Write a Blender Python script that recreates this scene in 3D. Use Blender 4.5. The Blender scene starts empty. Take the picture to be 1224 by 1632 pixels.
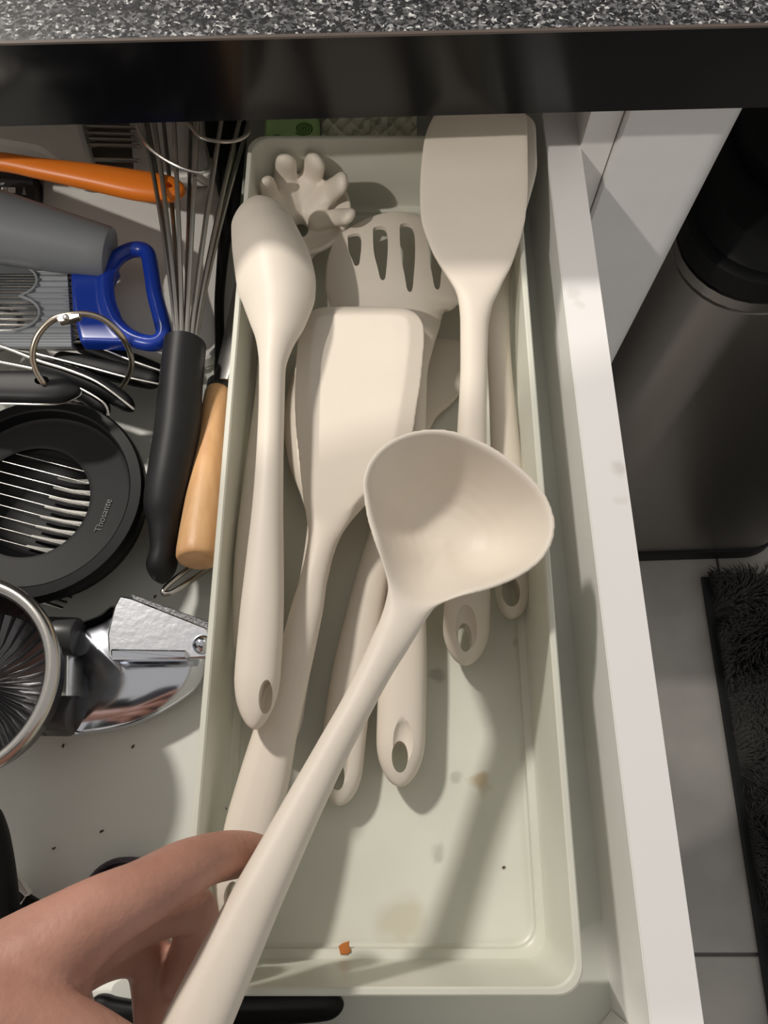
import bpy, math, random
import numpy as np
from mathutils import Vector, Matrix

# ------------------------------------------------------------------ camera, world, lamps, exposure
S = bpy.context.scene
C = S.collection
CAM_H, FPX, PITCH = 0.345, 1226.0, math.radians(21.0)
cd = bpy.data.cameras.new('camera'); cd.sensor_fit = 'AUTO'; cd.sensor_width = 36.0
cd.lens = FPX / 1632.0 * 36.0; cd.clip_start = 0.01
cam = bpy.data.objects.new('camera', cd); C.objects.link(cam)
cam.location = (0, 0, CAM_H); cam.rotation_euler = (PITCH, 0, 0)
S.camera = cam

w = bpy.data.worlds.new('room_light'); S.world = w; w.use_nodes = True
bg = w.node_tree.nodes['Background']
bg.inputs[0].default_value = (1.0, 0.96, 0.91, 1); bg.inputs[1].default_value = 0.50

def lamp(name, loc, power, radius, col, target=(0.0, 0.1, 0.03), cone=50):
    l = bpy.data.lights.new(name, 'SPOT'); l.energy = power; l.shadow_soft_size = radius; l.color = col
    l.spot_size = math.radians(cone); l.spot_blend = 0.6
    o = bpy.data.objects.new(name, l); C.objects.link(o); o.location = loc
    o.rotation_euler = (Vector(target) - Vector(loc)).to_track_quat('-Z', 'Y').to_euler()
    return o
lamp('ceiling_spot', (-1.20, -0.72, 1.60), 86.0, 0.028, (1.0, 0.94, 0.86), cone=70)
lamp('ceiling_spot', (-0.98, 1.18, 1.60), 146.0, 0.08, (1.0, 0.94, 0.86), cone=70)
S.view_settings.view_transform = 'Standard'; S.view_settings.look = 'None'
S.view_settings.gamma = 1.0; S.view_settings.use_curve_mapping = False
S.view_settings.exposure = -0.12
random.seed(7); rng = np.random.default_rng(7)

# ------------------------------------------------------------------ geometry helpers
CP = Vector((0, 0, CAM_H)); FWD = Vector((0, math.sin(PITCH), -math.cos(PITCH))); UPV = Vector((0, math.cos(PITCH), math.sin(PITCH)))
def ray(px, py):
    return FWD + Vector((1, 0, 0)) * ((px - 612) / FPX) + UPV * ((816 - py) / FPX)
def at(px, py, z):
    d = ray(px, py); return CP + d * ((z - CAM_H) / d.z)
def atp(px, py, a, b, c=0.0):                       # on the sloping plane z = a + b*y + c*x
    d = ray(px, py); t = (a - CAM_H) / (d.z - b * d.y - c * d.x); return CP + d * t
def proj(p):
    q = p - CP; dz = q.dot(FWD); return Vector((612 + FPX * q.x / dz, 816 - FPX * q.dot(UPV) / dz))
def depth(p): return (p - CP).dot(FWD)
def rot2(x, y, a): return (x * math.cos(a) - y * math.sin(a), x * math.sin(a) + y * math.cos(a))

class MB:
    def __init__(s): s.v = []; s.f = []
    def add(s, vs, fs):
        o = len(s.v); s.v += [tuple(v) for v in vs]; s.f += [tuple(i + o for i in f) for f in fs]; return s
    def loft(s, rings, closed=False, caps=True):
        n = len(rings[0]); vs = [p for r in rings for p in r]; fs = []
        m = len(rings)
        for i in range(m if closed else m - 1):
            j = (i + 1) % m
            for k in range(n):
                l = (k + 1) % n
                fs.append((i * n + k, i * n + l, j * n + l, j * n + k))
        if caps and not closed:
            fs.append(tuple(range(n - 1, -1, -1))); fs.append(tuple(range((m - 1) * n, m * n)))
        return s.add(vs, fs)
    def box(s, x0, x1, y0, y1, z0, z1, a=0.0, bev=0.0):
        def ring(i, z): return [Vector((*rot2(x, y, a), z)) for x, y in ((x0 + i, y0 + i), (x1 - i, y0 + i), (x1 - i, y1 - i), (x0 + i, y1 - i))]
        if bev: return s.loft([ring(bev, z0), ring(0, z0 + bev), ring(0, z1 - bev), ring(bev, z1)])
        return s.loft([ring(0, z0), ring(0, z1)])
    def tube(s, pts, rad, n=10, closed=False, round_ends=True, flat=1.0, up=None):
        P = [Vector(p) for p in pts]; m = len(P)
        R = list(rad) if hasattr(rad, '__len__') else [rad] * m
        T = []
        for i in range(m):
            a = P[(i - 1) % m] if (closed or i) else P[0]; b = P[(i + 1) % m] if (closed or i < m - 1) else P[-1]
            T.append((b - a).normalized())
        nrm = (Vector(up) if up else (Vector((0, 0, 1)) if abs(T[0].z) < .9 else Vector((1, 0, 0))))
        rings = []
        for i in range(m):
            if up: nrm = Vector(up)
            nrm = (nrm - T[i] * nrm.dot(T[i])).normalized(); sd = T[i].cross(nrm)
            rings.append((P[i], T[i], nrm, sd, R[i]))
        def mk(c, N, D, r): return [c + (D * math.cos(2 * math.pi * k / n) + N * (flat * math.sin(2 * math.pi * k / n))) * r for k in range(n)]
        out = []
        if not closed and round_ends:
            c, t, N, D, r = rings[0]
            for q in (80, 55, 28): out.append(mk(c - t * r * math.sin(math.radians(q)), N, D, r * math.cos(math.radians(q))))
        out += [mk(c, N, D, r) for c, t, N, D, r in rings]
        if not closed and round_ends:
            c, t, N, D, r = rings[-1]
            for q in (28, 55, 80): out.append(mk(c + t * r * math.sin(math.radians(q)), N, D, r * math.cos(math.radians(q))))
        return s.loft(out, closed=closed)
    def prism(s, pts, h, bev=0.0006, nrm=None):       # outline (list of 3D points on its top face), extruded down by h
        P = [Vector(p) for p in pts]; n = len(P)
        N = Vector(nrm) if nrm else Vector((0, 0, 1))
        c = sum(P, Vector()) / n
        ar = sum(((P[i] - c).cross(P[(i + 1) % n] - c)).dot(N) for i in range(n))
        if ar < 0: P.reverse()
        def inset(d):
            o = []
            for i in range(n):
                e1 = (P[i] - P[i - 1]).normalized(); e2 = (P[(i + 1) % n] - P[i]).normalized()
                m = (N.cross(e1) + N.cross(e2)); m = m.normalized() if m.length > 1e-9 else N.cross(e1)
                o.append(P[i] + m * d)
            return o
        I = inset(bev)
        return s.loft([[p - N * h for p in I], [p - N * (h - bev) for p in P], [p - N * bev for p in P], I])
    def lathe(s, prof, c, n=48, M=None):              # profile of (r, z) around a vertical axis through c
        rings = []
        for r, z in prof:
            ring = [Vector((r * math.cos(2 * math.pi * k / n), r * math.sin(2 * math.pi * k / n), z)) for k in range(n)]
            rings.append([(M @ p if M else p) + Vector(c) for p in ring])
        return s.loft(rings)
    def ball(s, c, r, n=12, sq=(1, 1, 1)):
        c = Vector(c); rings = []
        for i in range(1, n):
            t = math.pi * i / n
            rings.append([c + Vector((r * sq[0] * math.sin(t) * math.cos(2 * math.pi * k / (2 * n)), r * sq[1] * math.sin(t) * math.sin(2 * math.pi * k / (2 * n)), -r * sq[2] * math.cos(t))) for k in range(2 * n)])
        return s.loft(rings)

def catmull(P, m, closed=False):
    P = [np.array(p, float) for p in P]; n = len(P); out = []
    seg = n if closed else n - 1
    for q in range(m):
        t = q * seg / (m if closed else (m - 1)); i = min(int(t), seg - 1); u = t - i
        g = lambda k: P[k % n] if closed else P[min(max(k, 0), n - 1)]
        a, b, c, d = g(i - 1), g(i), g(i + 1), g(i + 2)
        out.append(.5 * (2 * b + (c - a) * u + (2 * a - 5 * b + 4 * c - d) * u * u + (3 * b - a - 3 * c + d) * u ** 3))
    return out

def hermite(s, y, q):                                 # monotone (Fritsch-Carlson style) interpolation
    s = np.array(s); y = np.array(y, float); h = np.diff(s); d = np.diff(y) / h; n = len(s); m = np.zeros(n)
    m[0], m[-1] = d[0], d[-1]
    for i in range(1, n - 1):
        if d[i - 1] * d[i] > 0:
            w1, w2 = 2 * h[i] + h[i - 1], h[i] + 2 * h[i - 1]; m[i] = (w1 + w2) / (w1 / d[i - 1] + w2 / d[i])
    k = np.clip(np.searchsorted(s, q) - 1, 0, n - 2); t = (q - s[k]) / h[k]
    return ((1 + 2 * t) * (1 - t) ** 2 * y[k] + t * (1 - t) ** 2 * h[k] * m[k] + t * t * (3 - 2 * t) * y[k + 1] + t * t * (t - 1) * h[k] * m[k + 1])

def strap(mb, st, n=28, sub=70, up=(0, 0, 1), cap0=0.0, cap1=0.0):
    """swept tongue: stations (px, py, z, half width in px, half thickness m, cup m, squareness)"""
    P = [at(a, b, c) for a, b, c, *_ in st]
    L = [0.0]
    for i in range(1, len(P)): L.append(L[-1] + (P[i] - P[i - 1]).length)
    q = np.linspace(0, L[-1], sub)
    if cap0: q = np.concatenate([cap0 * (1 - np.cos(np.linspace(0.12, math.pi / 2, 9))), q[q > cap0 * 1.02]])
    if cap1: q = np.concatenate([q[q < L[-1] - cap1 * 1.02], L[-1] - cap1 * (1 - np.cos(np.linspace(math.pi / 2, 0.12, 9)))])
    X = np.stack([hermite(L, [p[i] for p in P], q) for i in range(3)], 1)
    hw, th, cu, ee = (hermite(L, [s_[i] for s_ in st], q) for i in (3, 4, 5, 6))
    U = Vector(up); rings = []
    m = len(q)
    for i in range(m):
        a, b = X[max(i - 1, 0)], X[min(i + 1, m - 1)]
        T = Vector(b - a).normalized(); sd = T.cross(U).normalized(); N = sd.cross(T).normalized()
        p = Vector(X[i]); per = (proj(p + sd * 1e-3) - proj(p - sd * 1e-3)) / 2e-3
        Tp = (proj(p + T * 1e-3) - proj(p - T * 1e-3)); Tp = Tp.normalized() if Tp.length > 0 else Vector((0, 1))
        perp = abs(per.x * Tp.y - per.y * Tp.x)
        k = 1.0
        if cap0 and q[i] < cap0: k = math.sqrt(max(1e-4, 1 - (1 - q[i] / cap0) ** 2))
        if cap1 and q[i] > L[-1] - cap1: k = math.sqrt(max(1e-4, 1 - (1 - (L[-1] - q[i]) / cap1) ** 2))
        wv = hw[i] / perp * k; tv = th[i] * (0.35 + .65 * k); e = 2.0 / ee[i]
        ring = []
        for j in range(n):
            A = 2 * math.pi * j / n; ca, sa = math.cos(A), math.sin(A)
            x = math.copysign(abs(ca) ** e, ca); z = math.copysign(abs(sa) ** e, sa)
            ring.append(p + sd * (x * wv) + N * (z * tv + cu[i] * x * x * k * k))
        rings.append(ring)
    return mb.loft(rings)

# ------------------------------------------------------------------ object helpers
def wloc(o):
    v = Vector()
    while o: v += o.location; o = o.parent
    return v
def obj(name, mb, mat, parent=None, smooth=40, kind=None):
    off = wloc(parent) if parent else Vector()
    me = bpy.data.meshes.new(name); me.from_pydata([Vector(v) - off for v in mb.v], [], mb.f); me.update()
    o = bpy.data.objects.new(name, me); C.objects.link(o); o.parent = parent
    me.materials.append(mat); finish(me, smooth)
    if kind: o['kind'] = kind
    return o
def finish(me, smooth):
    import bmesh
    bm = bmesh.new(); bm.from_mesh(me); bmesh.ops.recalc_face_normals(bm, faces=bm.faces[:]); bm.to_mesh(me); bm.free()
    if smooth:
        me.polygons.foreach_set('use_smooth', [True] * len(me.polygons)); me.set_sharp_from_angle(angle=math.radians(smooth))
def thing(name, loc, label, cat, group=None):
    o = bpy.data.objects.new(name, None); C.objects.link(o); o.location = loc; o.empty_display_size = .01
    return tag(o, label, cat, group)
def tag(o, label, cat, group=None):
    o['label'] = label; o['category'] = cat
    if group: o['group'] = group
    return o
def bake(o, cutters=(), voxel=0.0, smooth=0, fine=0.0, angle=50):
    """run remesh / boolean / smooth modifiers and keep the resulting mesh"""
    if voxel:
        m = o.modifiers.new('r', 'REMESH'); m.mode = 'VOXEL'; m.voxel_size = voxel
        if smooth: k = o.modifiers.new('s', 'SMOOTH'); k.factor = .5; k.iterations = smooth
    for c in cutters:
        b = o.modifiers.new('b', 'BOOLEAN'); b.operation = 'DIFFERENCE'; b.object = c; b.solver = 'EXACT'
    if fine:
        m = o.modifiers.new('r2', 'REMESH'); m.mode = 'VOXEL'; m.voxel_size = fine
        k = o.modifiers.new('s2', 'SMOOTH'); k.factor = .5; k.iterations = 4
    dg = bpy.context.evaluated_depsgraph_get(); dg.update()
    me = bpy.data.meshes.new_from_object(o.evaluated_get(dg)); old = o.data
    mats = [m_ for m_ in old.materials]
    o.modifiers.clear(); o.data = me; me.name = old.name; bpy.data.meshes.remove(old)
    me.materials.clear()
    for m_ in mats: me.materials.append(m_)
    me.polygons.foreach_set('use_smooth', [True] * len(me.polygons)); me.set_sharp_from_angle(angle=math.radians(angle))
    for c in cutters: bpy.data.objects.remove(c)
    return o
def soften(o, c, rad, it):                             # local relaxing of the moulded surface around a joint
    me = o.data; n = len(me.vertices); v = np.empty(n * 3); me.vertices.foreach_get('co', v); v = v.reshape(-1, 3)
    ed = np.empty(len(me.edges) * 2, np.int64); me.edges.foreach_get('vertices', ed); ed = ed.reshape(-1, 2)
    c = np.array(c - wloc(o)); d = np.linalg.norm(v - c, axis=1); wt = np.clip(1.4 * (1 - d / rad), 0, 1); wt = (wt * wt * (3 - 2 * wt))[:, None] * .6
    act = (wt[ed[:, 0], 0] > 0) | (wt[ed[:, 1], 0] > 0); ed = ed[act]
    deg = np.bincount(ed.ravel(), minlength=n)[:, None].clip(1)
    for _ in range(it):
        sm = np.stack([np.bincount(ed[:, 0], v[ed[:, 1], k], n) + np.bincount(ed[:, 1], v[ed[:, 0], k], n) for k in range(3)], 1)
        v = v + wt * (sm / deg - v) * (deg > 1)
    me.vertices.foreach_set('co', v.ravel()); me.update()
def cutter(mb):
    me = bpy.data.meshes.new('c'); me.from_pydata([tuple(v) for v in mb.v], [], mb.f); finish(me, 0)
    o = bpy.data.objects.new('c', me); C.objects.link(o); return o
def hole(px, py, z, hw, hh, ang=0.0, deep=.03, n=28):
    p = at(px, py, z); a = hw * depth(p) / FPX; q = (at(px, py - hh, z) - at(px, py + hh, z)).length / 2
    def ring(zz): return [p + Vector((*rot2(a * math.cos(2 * math.pi * k / n), q * math.sin(2 * math.pi * k / n), ang), zz)) for k in range(n)]
    return cutter(MB().loft([ring(-deep), ring(deep)]))
def scoop(px, py, z, hw, hh, dz, ang=0.0):
    p = at(px, py, z); a = hw * depth(p) / FPX; q = (at(px, py - hh, z) - at(px, py + hh, z)).length / 2
    mb = MB().ball((0, 0, 0), 1.0, 14, (a, q, dz))
    mb.v = [tuple(p + Vector((*rot2(v[0], v[1], ang), v[2]))) for v in mb.v]
    return cutter(mb)

# ------------------------------------------------------------------ materials
def mat(name, col, rough=.5, metal=0.0, var=0.0, scale=60, bump=0.0, bscale=200, spec=.5, trans=0.0, sss=0.0, coat=0.0, stretch=None, col2=None):
    m = bpy.data.materials.new(name); m.use_nodes = True; nt = m.node_tree; b = nt.nodes['Principled BSDF']
    b.inputs['Base Color'].default_value = (*col, 1); b.inputs['Roughness'].default_value = rough; b.inputs['Metallic'].default_value = metal
    b.inputs['Specular IOR Level'].default_value = spec; b.inputs['Transmission Weight'].default_value = trans
    b.inputs['Coat Weight'].default_value = coat
    if sss: b.inputs['Subsurface Weight'].default_value = sss; b.inputs['Subsurface Radius'].default_value = (.004, .002, .001); b.inputs['Subsurface Scale'].default_value = 1.0
    tc = nt.nodes.new('ShaderNodeTexCoord'); src = tc.outputs['Object']
    if stretch:
        mp = nt.nodes.new('ShaderNodeMapping'); mp.inputs['Scale'].default_value = stretch; nt.links.new(src, mp.inputs[0]); src = mp.outputs[0]
    if var or col2:
        no = nt.nodes.new('ShaderNodeTexNoise'); no.inputs['Scale'].default_value = scale; no.inputs['Detail'].default_value = 5
        nt.links.new(src, no.inputs['Vector'])
        r = nt.nodes.new('ShaderNodeValToRGB'); r.color_ramp.elements[0].position = .35; r.color_ramp.elements[1].position = .65
        c2 = col2 or tuple(min(1, c * (1 + var)) for c in col); c1 = col if col2 else tuple(c * (1 - var) for c in col)
        r.color_ramp.elements[0].color = (*c1, 1); r.color_ramp.elements[1].color = (*c2, 1)
        nt.links.new(no.outputs['Fac'], r.inputs[0]); nt.links.new(r.outputs[0], b.inputs['Base Color'])
    if bump:
        n2 = nt.nodes.new('ShaderNodeTexNoise'); n2.inputs['Scale'].default_value = bscale; n2.inputs['Detail'].default_value = 4
        nt.links.new(src, n2.inputs['Vector'])
        bp = nt.nodes.new('ShaderNodeBump'); bp.inputs['Strength'].default_value = bump; bp.inputs['Distance'].default_value = .001
        nt.links.new(n2.outputs['Fac'], bp.inputs['Height']); nt.links.new(bp.outputs[0], b.inputs['Normal'])
    return m
def spots(m, pts, colour):                            # soft stains of given centre, radius and strength in object space
    nt = m.node_tree; b = nt.nodes['Principled BSDF']
    tc = nt.nodes.new('ShaderNodeTexCoord'); src = tc.outputs['Object']
    wn = nt.nodes.new('ShaderNodeTexNoise'); wn.inputs['Scale'].default_value = 90; nt.links.new(src, wn.inputs['Vector'])
    mx = nt.nodes.new('ShaderNodeVectorMath'); mx.operation = 'MULTIPLY_ADD'; mx.inputs[1].default_value = (.014, .014, 0)
    nt.links.new(wn.outputs['Color'], mx.inputs[0]); nt.links.new(src, mx.inputs[2])
    for (p, r, k) in pts:
        d = nt.nodes.new('ShaderNodeVectorMath'); d.operation = 'DISTANCE'; d.inputs[1].default_value = (p[0] + .007, p[1] + .007, p[2]); nt.links.new(mx.outputs[0], d.inputs[0])
        mr = nt.nodes.new('ShaderNodeMapRange'); mr.inputs[1].default_value = r; mr.inputs[2].default_value = r * .4; mr.inputs[3].default_value = 0; mr.inputs[4].default_value = k
        nt.links.new(d.outputs['Value'], mr.inputs[0])
        mix = nt.nodes.new('ShaderNodeMix'); mix.data_type = 'RGBA'
        lk = b.inputs['Base Color'].links
        if lk: nt.links.new(lk[0].from_socket, mix.inputs[6])
        else: mix.inputs[6].default_value = b.inputs['Base Color'].default_value
        mix.inputs[7].default_value = (*colour, 1)
        nt.links.new(mr.outputs[0], mix.inputs[0]); nt.links.new(mix.outputs[2], b.inputs['Base Color'])

M_SIL = mat('beige_silicone', (.74, .67, .58), .48, var=.015, scale=40, bump=.03, bscale=900, spec=.35)
M_SIL2 = mat('yellowed_beige_silicone', (.66, .54, .38), .5, var=.02, spec=.35)
M_TRAY = mat('translucent_tray_plastic', (.82, .82, .725), .33, var=.03, scale=25, spec=.45)
def milky(m, clear, glow):                            # let part of the light pass straight through and part scatter through
    nt = m.node_tree; b = nt.nodes['Principled BSDF']; out = nt.nodes['Material Output']
    tp = nt.nodes.new('ShaderNodeBsdfTransparent'); tl_ = nt.nodes.new('ShaderNodeBsdfTranslucent'); tl_.inputs[0].default_value = b.inputs['Base Color'].default_value
    m1 = nt.nodes.new('ShaderNodeMixShader'); m2 = nt.nodes.new('ShaderNodeMixShader'); m1.inputs[0].default_value = glow; m2.inputs[0].default_value = clear
    nt.links.new(b.outputs[0], m1.inputs[1]); nt.links.new(tl_.outputs[0], m1.inputs[2]); nt.links.new(m1.outputs[0], m2.inputs[1]); nt.links.new(tp.outputs[0], m2.inputs[2]); nt.links.new(m2.outputs[0], out.inputs[0])
milky(M_TRAY, .12, .14)
M_WHITE = mat('white_laminate', (.80, .79, .76), .38, var=.015, scale=30)
M_DRAWER = mat('drawer_base_laminate', (.66, .67, .62), .45, var=.03, scale=18)
M_EDGE = mat('white_edge_foil', (.84, .82, .81), .32)
M_PANEL = mat('white_front_panel', (.78, .77, .76), .35, var=.01)
M_BLK = mat('black_rubber', (.010, .010, .0115), .5, var=.2, scale=60, bump=.04, spec=.35)
M_BLKG = mat('black_plastic', (.004, .004, .0045), .5, bump=.03, bscale=300, spec=.2)
M_STEEL = mat('steel', (.55, .53, .50), .24, 1.0, bump=.05, bscale=300)
M_CHROME = mat('polished_chrome', (.66, .68, .74), .13, 1.0, bump=.10, bscale=45)
M_CHROME2 = mat('scuffed_chrome', (.74, .75, .79), .24, 1.0, bump=.12, bscale=300)
M_WIRE = mat('whisk_wire_steel', (.42, .40, .37), .32, 1.0)
M_RING = mat('nickel_ring', (.50, .44, .36), .28, 1.0)
M_BLUE = mat('blue_plastic', (.006, .035, .30), .28)
M_GREY = mat('grey_plastic', (.17, .18, .19), .45, var=.06, scale=20, bump=.03)
M_RIB = mat('ribbed_grey_plastic', (.27, .285, .305), .42)
M_ORANGE = mat('orange_silicone', (.86, .22, .02), .38)
M_WOOD = mat('pale_wood', (.60, .32, .14), .45, col2=(.74, .45, .22), scale=40, stretch=(4, .35, 4), bump=.12, bscale=160)
M_BOARD = mat('white_board_plastic', (.80, .78, .74), .42, var=.02)
M_DGREY = mat('dark_grey_grip', (.05, .05, .052), .35)
M_GREEN = mat('green_wrapper', (.46, .70, .30), .5, var=.1, scale=50)
M_DGREEN = mat('dark_green_print', (.07, .18, .04), .5)
M_FILM = mat('crumpled_clear_film', (.78, .78, .64), .3, var=.12, scale=60, bump=.5, bscale=70)
M_CRUMB = mat('brown_crumb', (.08, .035, .015), .8)
M_OCRUMB = mat('orange_crumb', (.50, .16, .03), .7)
M_DARK = mat('dark_paint', (.012, .013, .015), .5)
M_TEXT = mat('pale_print', (.8, .8, .78), .5)
M_GTEXT = mat('grey_moulded_lettering', (.045, .045, .045), .4)
M_PURPLE = mat('dark_purple_plastic', (.018, .012, .02), .4)
M_SKIN = mat('skin', (.40, .20, .145), .5, col2=(.51, .265, .20), scale=45, bump=.25, bscale=420, spec=.35)
M_NAIL = mat('nail', (.62, .36, .29), .3)

# speckled worktop
M_TOP = mat('speckled_worktop', (.05, .05, .055), .34)
nt = M_TOP.node_tree; b = nt.nodes['Principled BSDF']; tc = nt.nodes.new('ShaderNodeTexCoord')
n0 = nt.nodes.new('ShaderNodeTexNoise'); n0.inputs['Scale'].default_value = 420; nt.links.new(tc.outputs['Object'], n0.inputs['Vector'])
ma = nt.nodes.new('ShaderNodeVectorMath'); ma.operation = 'MULTIPLY_ADD'; ma.inputs[1].default_value = (.0032, .0032, .0032)
nt.links.new(n0.outputs['Color'], ma.inputs[0]); nt.links.new(tc.outputs['Object'], ma.inputs[2])
vo = nt.nodes.new('ShaderNodeTexVoronoi'); vo.inputs['Scale'].default_value = 820; nt.links.new(ma.outputs[0], vo.inputs['Vector'])
sp = nt.nodes.new('ShaderNodeSeparateColor'); nt.links.new(vo.outputs['Color'], sp.inputs[0])
rp = nt.nodes.new('ShaderNodeValToRGB'); e = rp.color_ramp.elements
e[0].position = 0; e[0].color = (.012, .012, .015, 1); e[1].position = 1; e[1].color = (.62, .62, .60, 1)
for p_, c_ in ((.35, .025), (.6, .07), (.8, .13), (.93, .26)):
    k = e.new(p_); k.color = (c_, c_, c_ * 1.04, 1)
nt.links.new(sp.outputs[0], rp.inputs[0]); nt.links.new(rp.outputs[0], b.inputs['Base Color'])

M_TILE = mat('marbled_tile', (.30, .285, .265), .35, col2=(.42, .40, .37), scale=7)
M_GROUT = mat('grout', (.22, .21, .20), .8)
M_RUG = mat('rug_backing', (.012, .013, .014), .9)
M_PILE = mat('rug_pile', (.007, .007, .008), .85, col2=(.05, .047, .043), scale=7)
M_BIN = mat('brushed_bin_steel', (.34, .32, .30), .34, 1.0, bump=.05, bscale=60, stretch=(1, 1, .05))
M_EDGEBLK = mat('black_gloss_edging', (.004, .004, .005), .14, spec=.32)
M_LIP = mat('brown_grey_edge_line', (.10, .08, .07), .35)

# ------------------------------------------------------------------ setting
AD, AC = math.radians(.9), math.radians(1.9)
FZ = -.76
fl = MB().box(-1.2, 1.8, -1.2, 1.95, FZ - .03, FZ - .004)
floor = obj('floor', fl, M_GROUT, smooth=0); floor['kind'] = 'structure'
ty = -.173
for i in range(4):
    for j in range(3):
        x0 = -.30 + i * .40; y0 = ty + (j - 1) * .60
        t_ = obj('tile', MB().box(x0 + .002, x0 + .398, y0 + .002, y0 + .598, FZ - .004, FZ + .002, 0, .0012), M_TILE, floor, smooth=0)
wb = obj('wall_back', MB().box(-1.2, 1.8, 1.9, 1.95, FZ, 1.9), M_DARK, smooth=0); wb['kind'] = 'structure'

YF = .2782                                            # front face of the counter at x = 0
ct = thing('countertop', (*rot2(.1, YF + .3, AC), .096), 'speckled grey granite-look worktop with glossy black front edge above the drawer', 'countertop')
obj('worktop_slab', MB().box(-.9, 1.1, YF + .0015, YF + .60, .0962, .134, AC, .0004), M_TOP, ct, smooth=0)
obj('bounce_underside', MB().box(-.9, 1.1, YF + .002, YF + .60, .0954, .0961, AC), M_WHITE, ct, smooth=0)  # unseen white sheet, added to bounce light into the dark drawer cavity
obj('front_edge', MB().box(-.9, 1.1, YF, YF + .0014, .096, .1331, AC), M_EDGEBLK, ct, smooth=0)
obj('edge_strip', MB().box(-.9, 1.1, YF - .0002, YF + .0014, .1332, .1341, AC), M_LIP, ct, smooth=0)

# cabinet carcass beside the drawer, end cabinet with its white front
cb = thing('base_cabinet', (*rot2(-.1, .6, AC), FZ), 'white base cabinet under the worktop that holds the open drawer', 'cabinet')
obj('side_panel', MB().box(.1090, .1248, YF + .028, YF + .55, FZ + .1, .0950, AC, .0004), M_WHITE, cb, smooth=0)
obj('side_panel', MB().box(-.62, -.604, YF + .024, YF + .55, FZ + .1, .0950, AC, .0004), M_WHITE, cb, smooth=0)
obj('back_panel', MB().box(-.604, .109, YF + .535, YF + .55, FZ + .1, .0950, AC), M_WHITE, cb, smooth=0)
obj('plinth', MB().box(-.62, .1248, YF + .07, YF + .085, FZ + .002, FZ + .1, AC), M_DARK, cb, smooth=0)
obj('cupboard_front', MB().box(-.62, .1045, YF + .004, YF + .022, FZ + .1, -.03, AC, .001), M_PANEL, cb, smooth=0)
ec = thing('end_panel', (*rot2(.15, .45, AC), FZ), 'white glossy front panel with rounded edge between the drawer and the steel bin', 'panel')
pf = []
x0, x1, y0, r_ = .1256, .184, YF + .022, .014
prof = [(x0, y0 + .5), (x0, y0)] + [(x1 - r_ + r_ * math.sin(a), y0 + r_ - r_ * math.cos(a)) for a in np.linspace(0, math.pi / 2, 12)] + [(x1, y0 + .5)]
obj('front_panel', MB().loft([[Vector((*rot2(x, y, AC), z)) for x, y in prof] for z in (FZ + .02, .0952)]), M_PANEL, ec)

# drawer
dr = thing('drawer', (*rot2(-.12, .18, AD), -.016), 'white kitchen drawer pulled open under the worktop', 'drawer')
XI, XL = .0865, -.40
obj('bottom_panel', MB().box(XL, XI + .004, -.086, .62, -.010, 0.0, AD), M_DRAWER, dr, smooth=0)
sp_ = obj('side_panel', MB().box(XI, XI + .0172, -.086, .62, -.016, .0486, AD, .0003), M_WHITE, dr, smooth=0)
obj('edge_band', MB().box(XI + .0003, XI + .0174, -.086, .62, .0487, .0492, AD), M_EDGE, sp_, smooth=0)
obj('side_panel', MB().box(XL - .0172, XL, -.086, .62, -.016, .049, AD, .0003), M_WHITE, dr, smooth=0)
obj('back_panel', MB().box(XL, XI, .605, .62, .0001, .049, AD, .0003), M_WHITE, dr, smooth=0)
obj('front_panel', MB().box(XL - .03, XI + .03, -.106, -.0865, -.03, .056, AD, .001), M_PANEL, dr, smooth=0)
br = [Vector((*rot2(x, y, AD), .040)) for x, y in ((XI - .0003, -.074), (XI - .0003, -.0858), (XI - .013, -.0858))]
obj('corner_bracket', MB().prism(br, .0395, .0003), M_WHITE, dr, smooth=0)
spots(M_EDGE, [((at(915, 470, .049) - wloc(sp_)), .005, .2), ((at(920, 490, .049) - wloc(sp_)), .004, .16), ((at(985, 745, .049) - wloc(sp_)), .005, .35), ((at(990, 800, .049) - wloc(sp_)), .004, .15)], (.42, .38, .31))

# steel bin
BX0, BX1, BY0, BY1 = .236, .60, .335, .62
def rrect(x0, x1, y0, y1, r, z, a=0.0, k=8):
    o = []
    for cx, cy, s0 in ((x1 - r, y1 - r, 0), (x0 + r, y1 - r, 90), (x0 + r, y0 + r, 180), (x1 - r, y0 + r, 270)):
        for q in range(k + 1):
            A = math.radians(s0 + 90 * q / k); o.append(Vector((*rot2(cx + r * math.cos(A), cy + r * math.sin(A), a), z)))
    return o
bn = thing('pedal_bin', (*rot2(.42, .48, AC), FZ), 'brushed steel pedal bin with black lid standing beyond the white end panel', 'bin')
def rr(i, z, r=.055): return rrect(BX0 + i, BX1 - i, BY0 + i, BY1 - i, r - i * .5, z, AC)
obj('body', MB().loft([rr(.001, FZ + .035), rr(0, FZ + .04), rr(0, -.140), rr(.002, -.139), rr(.002, -.136), rr(-.001, -.1355), rr(-.001, -.126), rr(.004, -.125)]), M_BIN, bn)
obj('base_ring', MB().loft([rr(-.004, FZ + .004), rr(-.005, FZ + .01), rr(-.003, FZ + .033), rr(.01, FZ + .036)]), M_BLKG, bn)
lid = obj('lid', MB().loft([rr(.002, -.1245), rr(-.001, -.123), rr(-.001, -.104), rr(.002, -.1015), rr(.006, -.101), rr(.009, -.096), rr(.011, -.080), rr(.018, -.076)]), M_BLKG, bn)
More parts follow.
